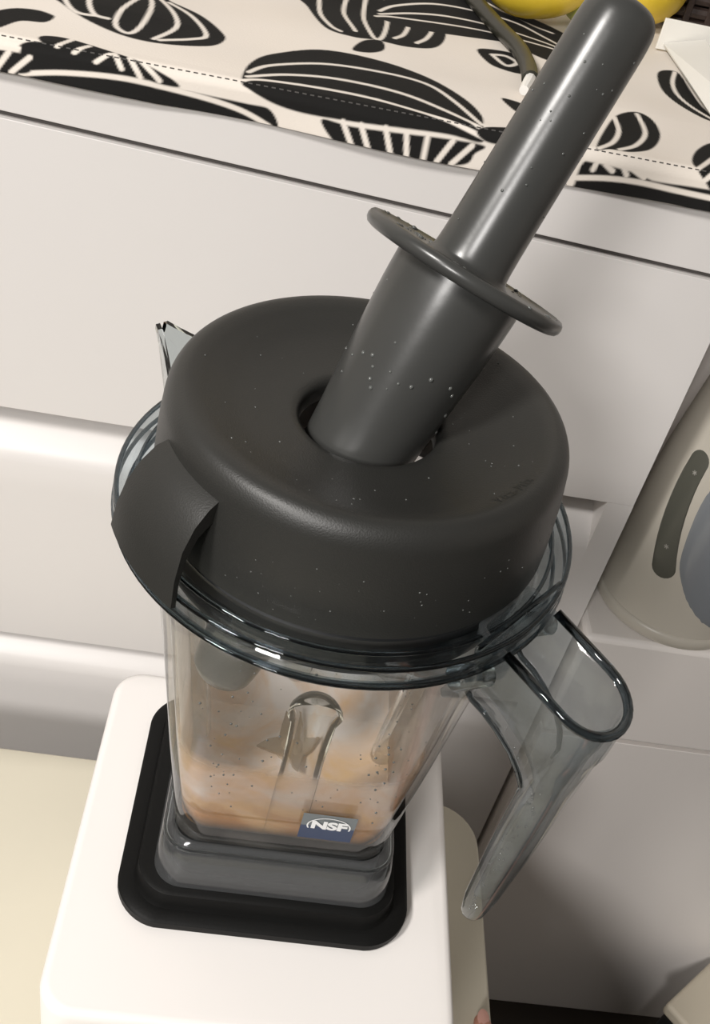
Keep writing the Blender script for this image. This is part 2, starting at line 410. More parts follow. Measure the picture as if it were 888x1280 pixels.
# ------------------------------------------------------------------ printed cloth
MOTIFS = [
 ([(-.1668,.0687),(-.1556,.0540),(-.1388,.0386),(-.1185,.0281),(-.1003,.0288),(-.0821,.0386),(-.0765,.0519),(-.0800,.0624),(-.0919,.0785),(-.1080,.0918),(-.1199,.1023)],
  [[(-.1584,.0708),(-.1521,.0540),(-.1451,.0456),(-.1360,.0463)],[(-.1437,.0820),(-.1437,.0631),(-.1381,.0477),(-.1311,.0456)],[(-.1241,.0841),(-.1276,.0568),(-.1262,.0393),(-.1192,.0330),(-.1157,.0435),(-.1150,.0666),(-.1178,.0869),(-.1220,.0890),(-.1241,.0841)],[(-.1150,.0946),(-.1038,.0708),(-.1003,.0526),(-.1073,.0323)],[(-.1094,.0897),(-.0954,.0736),(-.0856,.0526),(-.0912,.0428),(-.1045,.0323)]]),
 ([(-.0464,.1569),(-.0408,.1289),(-.0303,.0953),(-.0156,.0890),(-.0030,.0925),(.0138,.0939),(.0292,.1037),(.0355,.1268),(.0334,.1527),(.0201,.1716),(.0061,.1954)],
  [[(-.0359,.1618),(-.0338,.1219),(-.0275,.1002),(-.0219,.0939)],[(-.0198,.1730),(-.0212,.1338),(-.0142,.0995)],[(-.0093,.1772),(-.0100,.1303),(-.0044,.0960),(.0005,.1016),(.0033,.1401),(.0019,.1786)],[(.0089,.1905),(.0152,.1478),(.0124,.1163),(.0068,.1030)],[(.0180,.1772),(.0278,.1415),(.0250,.1177),(.0187,.1037)]]),
 ([(-.0149,.0708),(-.0093,.0876),(-.0002,.0932),(.0012,.0806),(-.0058,.0715)],
  []),
 ([(-.0632,.0028),(-.0618,.0253),(-.0534,.0449),(-.0310,.0624),(-.0023,.0631),(.0215,.0533),(.0404,.0330),(.0481,.0162),(.0481,.0019),(.0495,-.0032),(.0474,-.0059),(.0327,-.0050),(.0103,-.0062),(-.0114,-.0077),(-.0338,-.0086),(-.0485,-.0068),(-.0590,-.0023)],
  [[(-.0611,.0141),(-.0520,.0288),(-.0296,.0435),(-.0023,.0463),(.0215,.0421),(.0362,.0253),(.0474,.0046)],[(-.0611,.0082),(-.0436,.0204),(-.0212,.0267),(.0089,.0239),(.0320,.0127),(.0481,.0001)],[(-.0632,.0022),(-.0534,.0079),(-.0282,.0115),(-.0023,.0109),(.0236,.0043),(.0488,-.0032)]]),
 ([(-.0254,-.0098),(-.0114,-.0098),(.0110,-.0083),(.0327,-.0068),(.0502,-.0068),(.0467,-.0107),(.0425,-.0161),(.0208,-.0191),(-.0002,-.0203),(-.0149,-.0200)],
  [[(-.0156,-.0086),(-.0100,-.0179)],[(-.0072,-.0083),(-.0016,-.0191)],[(.0040,-.0074),(.0082,-.0176)],[(.0138,-.0077),(.0159,-.0182)],[(.0236,-.0071),(.0236,-.0176)],[(.0355,-.0071),(.0299,-.0170)],[(.0446,-.0077),(.0369,-.0167)]]),
 ([(-.1612,-.0053),(-.1556,.0013),(-.1416,.0022),(-.1234,-.0014),(-.0982,-.0080),(-.0625,-.0095),(-.0485,-.0104),(-.0464,-.0212),(-.0793,-.0221),(-.1157,-.0188),(-.1507,-.0188),(-.1612,-.0197)],
  [[(-.1605,-.0041),(-.1619,-.0110),(-.1598,-.0167)],[(-.1598,-.0167),(-.1402,-.0116),(-.1129,-.0086),(-.0842,-.0101),(-.0625,-.0131),(-.0485,-.0179)]]),
 ([(-.1535,.0061),(-.1507,.0109),(-.1402,.0120),(-.1178,.0052),(-.0989,-.0020),(-.0898,-.0074),(-.0982,-.0080),(-.1164,-.0053),(-.1339,-.0026),(-.1486,.0001)],
  [[(-.1444,.0013),(-.1402,.0115)],[(-.1367,-.0005),(-.1318,.0079)],[(-.1269,-.0035),(-.1213,.0037)],[(-.1199,.0046),(-.1157,-.0044)],[(-.1129,.0028),(-.1073,-.0068)],[(-.1073,.0016),(-.0989,-.0065)]]),
 ([(-.1787,.0260),(-.1731,.0365),(-.1633,.0400),(-.1556,.0379),(-.1535,.0344),(-.1563,.0267),(-.1661,.0225),(-.1731,.0067)],
  []),
 ([(-.1710,-.0107),(-.1619,-.0110),(-.1605,-.0197),(-.1710,-.0209)],
  []),
 ([(.0432,.2157),(.0467,.1772),(.0565,.1492),(.0733,.1310),(.0943,.1163),(.1076,.1408),(.1146,.1751),(.1041,.1919),(.0810,.2094),(.0649,.2353)],
  [[(.0439,.1954),(.0628,.1695),(.0845,.1485),(.1041,.1359)],[(.0516,.2080),(.0733,.1821),(.1006,.1632),(.1125,.1618)],[(.0600,.2171),(.0796,.1933),(.1027,.1800)]]),
 ([(.0523,.1135),(.0656,.1177),(.0754,.1142),(.0796,.0967),(.0747,.0890),(.0656,.0904),(.0572,.0967)],
  [[(.0600,.1093),(.0677,.1107),(.0733,.1037),(.0670,.0974),(.0600,.1093)]]),
 ([(.0600,.0442),(.0691,.0428),(.0733,.0365),(.0677,.0295),(.0635,.0337)],
  []),
 ([(.0467,.0013),(.0698,.0100),(.0768,-.0008),(.0628,-.0047),(.0495,-.0047)],
  []),
 ([(.1020,.0034),(.1118,.0337),(.1202,.0505),(.1314,.0582),(.1384,.0512),(.1391,.0344),(.1314,.0162),(.1195,.0067),(.1097,.0052)],
  [[(.1174,.0470),(.1174,.0309),(.1118,.0148),(.1034,.0037)],[(.1307,.0554),(.1314,.0344),(.1237,.0169),(.1139,.0070)]]),
 ([(.1580,.1338),(.1622,.1436),(.1699,.1471),(.1734,.1422),(.1748,.1233),(.1755,.0946),(.1776,.0736),(.1727,.0708),(.1657,.0785),(.1601,.0925),(.1566,.1128)],
  [[(.1706,.1450),(.1657,.1268),(.1650,.1079),(.1692,.0876),(.1762,.0729)]]),
 ([(.1496,.0064),(.1566,.0267),(.1692,.0379),(.1657,-.0074),(.1573,-.0059)],
  [[(.1503,.0004),(.1650,.0225)],[(.1552,-.0041),(.1629,.0064)]]),
 ([(.0964,-.0152),(.0971,-.0065),(.1020,-.0053),(.1209,-.0062),(.1300,-.0080),(.1349,-.0083),(.1678,-.0083),(.1720,-.0185),(.1440,-.0173),(.1209,-.0176),(.0985,-.0179)],
  [[(.0964,-.0131),(.1104,-.0110),(.1258,-.0101),(.1454,-.0107),(.1685,-.0113)],[(.1034,-.0050),(.1027,-.0083)],[(.1076,-.0050),(.1118,-.0074)],[(.1167,-.0053),(.1188,-.0080)],[(.1216,-.0053),(.1272,-.0077)]]),
]

EY, EZ = .2185, .2562
def build_cloth():
    x0, x1, s0, s1, st = -.42, .40, -.0172, .34, .00085
    nx = int((x1 - x0) / st) + 1; ns = int((s1 - s0) / st) + 1
    xs = np.linspace(x0, x1, nx); ss = np.concatenate([np.arange(s0, .012, .0004), np.arange(.012, s1, st)]); ns = len(ss)
    X, T = np.meshgrid(xs, ss)
    ink = np.zeros_like(X)
    def inside(poly, X, T):
        c = np.zeros(X.shape, bool); n = len(poly)
        for i in range(n):
            xa, ya = poly[i]; xb, yb = poly[(i + 1) % n]
            if ya == yb: continue
            k = ((ya > T) != (yb > T)) & (X < (xb - xa) * (T - ya) / (yb - ya) + xa)
            c ^= k
        return c
    def cr(P, closed, sub=6):
        n = len(P); out = []
        rg = range(n) if closed else range(n - 1)
        for i in rg:
            g = (lambda j: P[j % n]) if closed else (lambda j: P[min(max(j, 0), n - 1)])
            p0, p1, p2, p3 = [np.array(g(i + d)) for d in (-1, 0, 1, 2)]
            for k in range(sub):
                u = k / sub
                out.append(.5 * (2 * p1 + (p2 - p0) * u + (2 * p0 - 5 * p1 + 4 * p2 - p3) * u * u + (3 * p1 - p0 - 3 * p2 + p3) * u ** 3))
        if not closed: out.append(np.array(P[-1]))
        return [tuple(q) for q in out]
    def dist(P, sl):
        D = np.full(X[sl].shape, 9.)
        for (xa, ya), (xb, yb) in zip(P[:-1], P[1:]):
            L = (xb - xa) ** 2 + (yb - ya) ** 2 + 1e-12
            u = np.clip(((X[sl] - xa) * (xb - xa) + (T[sl] - ya) * (yb - ya)) / L, 0, 1)
            D = np.minimum(D, np.hypot(X[sl] - xa - u * (xb - xa), T[sl] - ya - u * (yb - ya)))
        return D
    def stamp(poly, strokes, dx=0., dt=0., w=.00125):
        poly = [(a + dx, b + dt) for a, b in cr(poly, True)]
        pa = np.array(poly); lo = pa.min(0) - .004; hi = pa.max(0) + .004
        ix = np.searchsorted(xs, [lo[0], hi[0]]); it = np.searchsorted(ss, [lo[1], hi[1]])
        sl = (slice(it[0], it[1]), slice(ix[0], ix[1]))
        if it[0] == it[1] or ix[0] == ix[1]: return
        D = dist(poly + poly[:1], sl); I = inside(poly, X[sl], T[sl])
        ink[sl] = np.maximum(ink[sl], np.clip(.5 + np.where(I, D, -D) / .0009, 0, 1))
        for s_ in strokes:
            P = [(a + dx, b + dt) for a, b in cr(s_, False)]
            D = dist(P, sl)
            ink[sl] = np.minimum(ink[sl], np.clip(.5 + (D - w) / .0008, 0, 1))
    for poly, strokes in MOTIFS: stamp(poly, strokes)
    # the print runs on past the part of the cloth one sees
    for i, dx, dt in ((0, -.17, .03), (3, -.26, .08), (1, -.24, -.02), (3, .06, .14), (1, -.09, .13), (0, .02, .20), (3, -.12, .20), (13, -.34, .02), (9, .19, .02), (3, .27, .05), (1, .30, .02), (0, .40, .10), (4, -.20, 0), (16, .12, 0.)):
        stamp(*MOTIFS[i], dx, dt)
    r = .005
    y = np.where(T >= r, EY + T, EY); z = np.where(T >= r, EZ, EZ + T)
    arc = (T > -r) & (T < r)
    a = (T + r) / (2 * r) * (math.pi / 2)
    y = np.where(arc, EY + r - r * np.cos(a), y); z = np.where(arc, EZ - r + r * np.sin(a), z)
    y = np.where(T <= -r, EY, y)
    hang = np.clip((-T) / .0165, 0, 1)
    y = y - hang * (.0022 + .0016 * np.sin(X * 38 + 1.0)); z = z - hang * .0012 * np.sin(X * 21)
    z = z + hang * .0034 * np.clip((-.10 - X) / .06, 0, 1)
    flat = np.clip((T - .01) / .05, 0, 1)
    z = z + flat * (.0007 * (1 + np.sin(X * 47 + T * 30)) + .0006 * (1 + np.sin(T * 75 - X * 22)))
    V = np.stack([X, y, z], -1).reshape(-1, 3).astype(np.float32)
    i = np.arange(nx * ns).reshape(ns, nx)
    Q = np.stack([i[:-1, :-1], i[:-1, 1:], i[1:, 1:], i[1:, :-1]], -1).reshape(-1, 4).astype(np.int32)
    me = bpy.data.meshes.new('tablecloth')
    me.vertices.add(len(V)); me.vertices.foreach_set('co', V.ravel())
    me.loops.add(Q.size); me.loops.foreach_set('vertex_index', Q.ravel())
    me.polygons.add(len(Q)); me.polygons.foreach_set('loop_start', np.arange(0, Q.size, 4, dtype=np.int32))
    me.update(calc_edges=True)
    me.polygons.foreach_set('use_smooth', np.ones(len(Q), bool))
    at = me.attributes.new('print', 'FLOAT', 'POINT'); at.data.foreach_set('value', ink.ravel().astype(np.float32))
    me.materials.append(M['cloth'])
    o = bpy.data.objects.new('tablecloth', me); COL.objects.link(o)
    return o
cl = build_cloth()
tag(cl, 'cream tablecloth with black seed print over the chest top', 'tablecloth')
# hem seam: dashes of pale thread along the folded edge
A = Acc()
for k in range(230):
    x = -.41 + k * .0035
    A.add(boxv(x, x + .0019, EY + .0021, EY + .0024, EZ - .0009, EZ - .0004))
sx = link('hem_stitching', A.v, A.f, 'thread', cl, smooth=False, kind='stuff')

# ------------------------------------------------------------------ things on the cloth
TOP = EZ + .0022
def mango(c, rx, ry, rz_, tilt, yaw, mat, label):
    rings = []; n = 20
    for i in range(1, 16):
        a = math.pi * i / 16; u = -math.cos(a)
        r = math.sin(a) * (1 + .10 * u)
        rings.append([(rx * u * 1.0 + .004 * math.cos(2 * math.pi * j / n) * r, ry * r * math.cos(2 * math.pi * j / n), rz_ * r * math.sin(2 * math.pi * j / n)) for j in range(n)])
    v, f = loft(rings)
    R3 = Matrix.Rotation(yaw, 3, 'Z') @ Matrix.Rotation(tilt, 3, 'Y')
    v = [tuple(R3 @ Vector(p)) for p in v]
    zl = min(p[2] for p in v)
    v = [(p[0] + c[0], p[1] + c[1], p[2] - zl + TOP + .0004) for p in v]
    o = thing('mango', label, 'fruit', (c[0], c[1], TOP), 'mangoes on the cloth')
    link('fruit_skin', v, f, mat, o, angle=180)
    e = R3 @ Vector((rx * 1.02, 0, 0)); z0 = -zl + TOP
    vs, fs = tube([(c[0] + e.x * .95, c[1] + e.y * .95, z0 + e.z * .95), (c[0] + e.x * 1.10, c[1] + e.y * 1.10, z0 + e.z * 1.10 + .002)], [.0028, .002], 8)
    link('stem', vs, fs, 'stem', o)
mango((.088, .409), .034, .027, .0255, .1, 2.7, 'mango', 'yellow mango nearest the dark cable on the cloth')
mango((.122, .417), .0215, .0165, .015, .1, 1.2, 'mango_green', 'small green mango tucked behind the tamper tip, lowest of the three')
mango((.160, .448), .032, .026, .0255, .1, .5, 'mango', 'yellow mango right of the tamper tip, beside the dark basket')

t = thing('wicker_basket', 'dark brown woven basket at the top right behind the white carton', 'basket', (.265, .515, TOP))
A = Acc()
cx, cy, hx, hy = .268, .520, .085, .060
for k in range(9):                                    # woven horizontal strands
    z = TOP + .004 + k * .0075
    for side in range(4):
        pass
    base = rrect(hx + .0012 * (k % 2), hy + .0012 * (k % 2), .012, cx, cy, 5)
    pts = [(x, y, z) for x, y in base]
    rings = []
    n = len(base)
    for i in range(n):
        p = Vector(pts[i]); tn = (Vector(pts[(i + 1) % n]) - Vector(pts[i - 1])).normalized(); o_ = Vector((tn.y, -tn.x, 0))
        rings.append([tuple(p + o_ * (.0028 * math.cos(q)) + Vector((0, 0, .0036 * math.sin(q)))) for q in [math.pi / 4 * j for j in range(8)]])
    v, f = loft(rings, loop=True)
    link('wicker_band', v, f, 'wicker', t)
v, f = loft([ring3(rrect(hx - .003, hy - .003, .01, cx, cy, 5), TOP + .001), ring3(rrect(hx - .003, hy - .003, .01, cx, cy, 5), TOP + .068),
             ring3(rrect(hx - .006, hy - .006, .01, cx, cy, 5), TOP + .068), ring3(rrect(hx - .006, hy - .006, .01, cx, cy, 5), TOP + .006)])
link('liner', v, f, 'black', t)
for k in range(11):
    x = cx - hx + .012 + k * (2 * hx - .024) / 10
    box('upright', x - .0022, x + .0022, cy - hy - .0046, cy - hy - .0026, TOP + .001, TOP + .07, 'wicker', t, bevel=.0006)

t = thing('white_carton', 'open white card carton lying right of the tamper tip', 'carton', (.20, .35, TOP))
box('tray_bottom', .1745, .262, .287, .4015, TOP + .0003, TOP + .0015, 'card', t, bevel=0)
box('back_wall', .1665, .262, .4015, .4035, TOP + .0003, .2760, 'card', t, bevel=.0004)
box('right_wall', .260, .262, .287, .4015, TOP + .0015, .270, 'card', t, bevel=.0004)
v = [(.1700, .4015, .2625), (.1735, .286, .2600), (.1845, .286, .2680), (.1925, .3975, .2700), (.1705, .4015, .2612), (.1745, .286, .2588), (.1850, .286, .2668), (.1930, .3975, .2688)]
link('folded_flap', v, [(0, 1, 2, 3), (7, 6, 5, 4), (0, 4, 5, 1), (1, 5, 6, 2), (2, 6, 7, 3), (3, 7, 4, 0)], 'card', t, smooth=False)
box('inner_card', .1960, .255, .330, .372, TOP + .0016, TOP + .010, 'card', t, bevel=.0006)

cab = thing('power_cable', 'thick dark cable with a white tip running over the cloth behind the tamper', 'cable', (.07, .33, TOP))
pth = smooth_prof([(.040, .50, .2635), (.0495, .43, .2635), (.0575, .392, .2635), (.0655, .357, .2635), (.0725, .327, .2640), (.0752, .300, .2635), (.0742, .279, .2635)], 6)
v, f = tube(pth, .0043, 14); link('sheath', v, f, 'cable', cab, angle=60)
v, f = tube([(.0742, .279, .2635), (.0722, .271, .2632), (.0695, .262, .2628)], [.0030, .0030, .0024], 10); link('bare_tip', v, f, 'cable_tip', cab)

# ------------------------------------------------------------------ cabinet at the right with the kettle
t = thing('low_cabinet', 'low white cabinet right of the drawer chest, under the kettle', 'cabinet', (.47, .36, FLOOR))
box('carcass', .1975, .78, .217, .330, FLOOR, -.06, 'cabinet', t, bevel=.001)
box('top_slab', .1965, .785, .207, .333, -.1465, -.046, 'cabinet', t, bevel=.004)
box('front_panel', .1975, .78, .2085, .2175, FLOOR + .02, -.1500, 'cabinet', t, bevel=.0006)

t = thing('side_cabinet', 'plain white cabinet standing behind the kettle, under the top board', 'cabinet', (.41, .47, FLOOR))
box('carcass', .1975, .618, .352, .60, FLOOR, .2040, 'cabinet', t, bevel=.001)
box('front_panel', .1990, .616, .338, .352, FLOOR + .03, .2000, 'cabinet', t, bevel=.0015)
KX, KY = .262, .2585
kprof = [(.0435, -.0455), (.0515, -.0452), (.053, -.0425), (.053, -.0372), (.0522, -.0362), (.0512, -.0352), (.0505, -.028), (.0490, -.005), (.047, .02), (.0437, .07), (.038, .12), (.0345, .145), (.0335, .1475)]
def kr(z):
    q = kprof[4:]
    return float(np.interp(z, [b for a, b in q], [a for a, b in q]))
t = thing('electric_kettle', 'white tapered electric kettle with dark control strip at right edge', 'kettle', (KX, KY, -.046))
v, f = loft(lathe(kprof[5:] , KX, KY, 80)); link('body', v, f, 'kettle', t, angle=50)
v, f = loft(lathe(kprof[:6], KX, KY, 80)); link('base_ring', v, f, 'kettle', t, angle=50)
v, f = loft(lathe([(.0335, .1475), (.0335, .150), (.031, .156), (.020, .161), (.007, .163), (.0065, .170), (.004, .1725), (.001, .173)], KX, KY, 60)); link('lid', v, f, 'kettle', t, angle=50)
hp = smooth_prof([(.030, .135), (.060, .142), (.078, .125), (.078, .06), (.068, .015), (.044, .005)], 6)
ha = math.radians(40)
rings = []
for i, (r, z) in enumerate(hp):
    tn = Vector(hp[min(i + 1, len(hp) - 1)]) - Vector(hp[max(i - 1, 0)]); tn.normalize(); nn = Vector((-tn.y, tn.x))
    ring = []
    for q in range(12):
        a = q * math.pi / 6; o_ = nn * (.006 * math.cos(a)); wv = .009 * math.sin(a)
        rr = r + o_.x; ring.append((KX + rr * math.cos(ha) - wv * math.sin(ha), KY + rr * math.sin(ha) + wv * math.cos(ha), z + o_.y))
    rings.append(ring)
v, f = loft(rings); link('handle', v, f, 'kettle', t)
def kpatch(name, outline, mat, off, parent, res=9):
    """patch that lies on the kettle wall; outline in (azimuth in degrees, z), fanned over rings towards its centre"""
    c = np.mean(np.array(outline), 0); v = []; f = []; n = len(outline)
    for k in range(res):
        u = 1 - k / res
        for a, z in outline:
            aa = math.radians(c[0] + (a - c[0]) * u); zz = c[1] + (z - c[1]) * u
            o_ = off if k else 0.0
            v.append((KX + (kr(zz) + o_) * math.cos(aa), KY + (kr(zz) + o_) * math.sin(aa), zz))
    for k in range(res - 1):
        for j in range(n):
            f.append((k * n + j, k * n + (j + 1) % n, (k + 1) * n + (j + 1) % n, (k + 1) * n + j))
    f.append(tuple((res - 1) * n + j for j in range(n)))
    return link(name, v, f, mat, parent, angle=25)
def strip(p0, p1, w0, w1, n=10):
    """capsule outline in (arc metres, z) turned to azimuths"""
    (a0, z0), (a1, z1) = p0, p1
    R0 = .046
    x0, x1 = math.radians(a0) * R0, math.radians(a1) * R0
    d = Vector((x1 - x0, z1 - z0)).normalized(); nn = Vector((-d.y, d.x)); out = []
    for i in range(n + 1):
        a = math.pi / 2 + math.pi * i / n
        o_ = d * (w0 * math.cos(a)) + nn * (w0 * math.sin(a)); out.append((x0 + o_.x, z0 + o_.y))
    def side(sg, rng):
        for u in rng:
            c_ = Vector((x0 + (x1 - x0) * u, z0 + (z1 - z0) * u)) + nn * (.0034 * 4 * u * (1 - u)); out.append(tuple(c_ + nn * sg * (w0 + (w1 - w0) * u)))
    side(-1, [k / 8 for k in range(1, 8)])
    for i in range(n + 1):
        a = -math.pi / 2 + math.pi * i / n
        o_ = d * (w1 * math.cos(a)) + nn * (w1 * math.sin(a)); out.append((x1 + o_.x, z1 + o_.y))
    side(1, [1 - k / 8 for k in range(1, 8)])
    return [(math.degrees(x / R0), z) for x, z in out]
cp = kpatch('control_strip', strip((-131.5, .009), (-147.5, .083), .0078, .0074), 'kettle_panel', .0008, t)
cp['label'] = 'dark grey rounded control strip'
for a_, z_ in ((-145.0, .0765), (-136.5, .0235)):
    A = Acc()
    for ang in (0, 60, 120):
        dx, dz = .0016 * math.cos(math.radians(ang)), .0016 * math.sin(math.radians(ang))
        pts = []
        for sx_, sz_ in ((-1, -1), (1, -1), (1, 1), (-1, 1)):
            px_ = sx_ * dx - sz_ * .0003 * math.sin(math.radians(ang)); pz_ = sx_ * dz + sz_ * .0003 * math.cos(math.radians(ang))
            aa = math.radians(a_) + px_ / .046; zz = z_ + pz_
            pts.append((KX + (kr(zz) + .0012) * math.cos(aa), KY + (kr(zz) + .0012) * math.sin(aa), zz))
        A.add((pts, [(0, 1, 2, 3)]))
    link('button_icon', A.v, A.f, 'kettle_icon', cp, smooth=False)
wo = smooth_prof([(-126.5, .036), (-122.5, .018), (-114.5, .005), (-101, -.0100), (-80, -.024), (-58, -.024), (-40, -.006), (-38, .030), (-52, .066), (-78, .088), (-105, .090), (-125, .080), (-129.0, .060), (-126.5, .036)], 3)[:-1]
w_ = kpatch('water_window', wo, 'kettle_window', .0007, t, 12); w_['label'] = 'blue-grey rounded water window'

# box on the floor, lower right
t = thing('storage_box', 'beige lidded box on the dark floor at the bottom right corner', 'box', (.42, .10, FLOOR))
c0 = Vector((.3843, .154)); e1 = Vector((math.cos(math.radians(40)), math.sin(math.radians(40)))); e2 = Vector((e1.y, -e1.x))
def bx2(u0, u1, w0, w1, z0, z1):
    q = [c0 + e1 * u + e2 * w for u, w in ((u0, w0), (u1, w0), (u1, w1), (u0, w1))]
    return ([(p.x, p.y, z0) for p in q] + [(p.x, p.y, z1) for p in q], [(0, 3, 2, 1), (4, 5, 6, 7), (0, 1, 5, 4), (1, 2, 6, 5), (2, 3, 7, 6), (3, 0, 4, 7)])
v, f = bx2(.003, .069, .003, .177, FLOOR, -.435); link('body', v, f, 'black', t, bevel=.004)  # shaded side of the beige box, its shade put in as black
v, f = bx2(0, .072, 0, .18, -.435, -.42); link('lid', v, f, 'box', t, bevel=.004)

# ------------------------------------------------------------------ blender base and pad
t = thing('blender_motor', 'white blender motor unit on the cream table', 'blender motor', (0, .005, -.16))
def bb(dx, r, z): return ring3(rrect(.0838 + dx, .0862 + dx, r, .0, .0053), z)
v, f = loft([bb(-.004, .012, -.150), bb(-.001, .014, -.147), bb(0, .0145, -.13), bb(0, .0145, -.004), bb(-.0006, .014, -.0018), bb(-.002, .013, -.0004), bb(-.004, .011, 0)])
link('housing', v, f, 'base', t, angle=60)
for fx in (-.06, .06):
    for fy in (-.06, .07):
        v, f = loft(lathe([(.010, -.160), (.012, -.158), (.012, -.148)], fx, fy, 24)); link('foot', v, f, 'pad', t)
v, f = loft(lathe([(.019, 0), (.019, .004), (.017, .0046), (.002, .0048)], 0, .0175, 40)); 
# front control panel: dial and two rocker switches
box('control_panel', -.070, .070, -.0822, -.0800, -.120, -.020, 'base_grey', t, bevel=.0008)
rings = []
for r, y in ((.021, -.0822), (.021, -.090), (.018, -.094), (.003, -.0945)):
    rings.append([(r * math.cos(2 * math.pi * j / 40), y, -.070 + r * math.sin(2 * math.pi * j / 40)) for j in range(40)])
v, f = loft(rings); link('speed_dial', v, f, 'black', t)
for sx_ in (-.048, .048): box('rocker_switch', sx_ - .007, sx_ + .007, -.086, -.0822, -.085, -.055, 'black', t, bevel=.001)

JX, JY = .002, .0175
pd = thing('centering_pad', 'black rubber pad between blender jar and white base', 'rubber pad', (0, JY, 0))
PX = .0005; PYc = .0165
def curved(hx, hy, r, z, bul=.0035):
    out = []
    for x, y in rrect(hx, hy, r, 0, 0, 10):
        k = 1 - (x / hx) ** 2; q = 1 - (y / hy) ** 2
        out.append((PX + x + (bul * .7 * q * (1 if x > 0 else -1) if abs(x) > hx - r else 0), PYc + y + (bul * k * (1 if y > 0 else -1) if abs(y) > hy - r else 0), z))
    return out
v, f = loft([curved(.0600, .0565, .016, .0002), curved(.0612, .0577, .017, .0012), curved(.0612, .0577, .017, .0050), curved(.0600, .0565, .016, .0062),
             curved(.0550, .0520, .013, .0066), curved(.0540, .0510, .013, .0085), curved(.0535, .0505, .013, .0150), curved(.0520, .049, .013, .0160)])
link('pad_body', v, f, 'pad', pd, angle=40)

# ------------------------------------------------------------------ blender jar
jar = thing('blender_jar', 'clear square blender jar with hanging handle on the black pad', 'blender jar', (JX, JY, .016))
def tube_loop(P, r, n=8):
    rings = []; N = len(P)
    for i in range(N):
        tn = (P[(i + 1) % N] - P[i - 1]).normalized(); o_ = Vector((tn.y, -tn.x, 0))
        rings.append([tuple(P[i] + (o_ * math.cos(a) + Vector((0, 0, math.sin(a)))) * r) for a in [2 * math.pi * j / n for j in range(n)]])
    return loft(rings, loop=True)
def jr(h, r, z, n=10): return ring3(rrect(h, h, r, JX, JY, n), z)
def wall_r(z, off=0.):
    """half side and corner radius of the jar wall at height z"""
    h = float(np.interp(z, [.043, .10, .150, .174, .186], [.0440, .0500, .0550, .0585, .0690])) - off
    r = float(np.interp(z, [.043, .10, .150, .174, .186], [.0130, .0185, .0235, .0300, .0690])) - off * .9
    return h, min(r, h)
zs = [.0435, .050, .065, .08, .10, .12, .14, .155, .166, .172, .176, .180, .184, .1865]
rings = [jr(.040, .010, .0425)] + [jr(*wall_r(z), z) for z in zs] + [jr(*wall_r(z, .0026), z) for z in reversed(zs[2:])] + [jr(*wall_r(.050, .0030), .050), jr(.038, .009, .0475)]
v, f = loft(rings)
link('jar_wall', v, f, 'clear', jar, angle=60)
# rim lip with its stacked rings
rim = [(.0672, .1865), (.0690, .1865), (.0700, .1848), (.0735, .1848), (.0750, .1860), (.0740, .1875), (.0765, .1880), (.0782, .1895), (.0772, .1910), (.0784, .1925), (.0784, .1950), (.0770, .1968), (.0735, .1972), (.0715, .1962), (.0705, .1945), (.0672, .1935)]
R = lathe(rim, JX, JY, 120)
v, f = loft(R, loop=True)
link('rim', v, f, 'rim', jar, angle=30)
for rr_, zz_, br in ((.0774, .1966, .0009), (.0781, .1893, .0008), (.0747, .1862, .0008), (.0714, .1964, .0007)):
    v, f = tube_loop([Vector(p) for p in lathe([(rr_, zz_)], JX, JY, 96)[0]], br)
    link('rim_ring', v, f, 'bead', jar, angle=180)
# skirt round the foot
sk = [(.0485, .012, .0165), (.0498, .0125, .0165), (.0492, .0125, .030), (.0478, .012, .0385), (.0468, .0115, .0405), (.0448, .0115, .0425), (.0436, .011, .0420), (.0455, .011, .0390), (.0466, .011, .0370), (.0476, .0115, .030)]
v, f = loft([jr(h, r, z) for h, r, z in sk], loop=True)
link('skirt', v, f, 'clear_skirt', jar, angle=40)
v, f = tube_loop([Vector(p) for p in jr(.0470, .0117, .0402)], .0008)
link('skirt_edge', v, f, 'ribglass', jar, angle=180)
v, f = loft([jr(.0430, .010, .0168), jr(.0430, .010, .036), jr(.040, .009, .0415)])
link('blade_housing', v, f, 'black', jar, angle=40)
# ribs moulded into the walls
def rib(az, name='wall_rib'):
    c, s = math.cos(math.radians(az)), math.sin(math.radians(az)); rings = []
    prof = [(.050, .0080, .0080), (.075, .0078, .0085), (.110, .0074, .0088), (.134, .0078, .0092), (.1385, .0094, .0100), (.1410, .0094, .0100), (.1435, .0080, .0085), (.1455, .0056, .0056), (.1465, .0025, .0022)]
    for z, w, dpt in prof:
        h = wall_r(z, .0028)[0]; ring = []
        for k in range(13):
            a = math.pi * k / 12
            u, d = w * math.cos(a), h - dpt * math.sin(a)
            ring.append((JX + d * c - u * s, JY + d * s + u * c, z))
        for k in range(11, 0, -1):
            a = math.pi * k / 12
            u, d = (w - .0016) * math.cos(a), h - max(dpt - .0018, .0003) * math.sin(a)
            ring.append((JX + d * c - u * s, JY + d * s + u * c, z))
        rings.append(ring)
    v, f = loft(rings)
    link(name, v, f, 'ribglass', jar, angle=40)
for az in (-90, 90, 0, 180): rib(az)
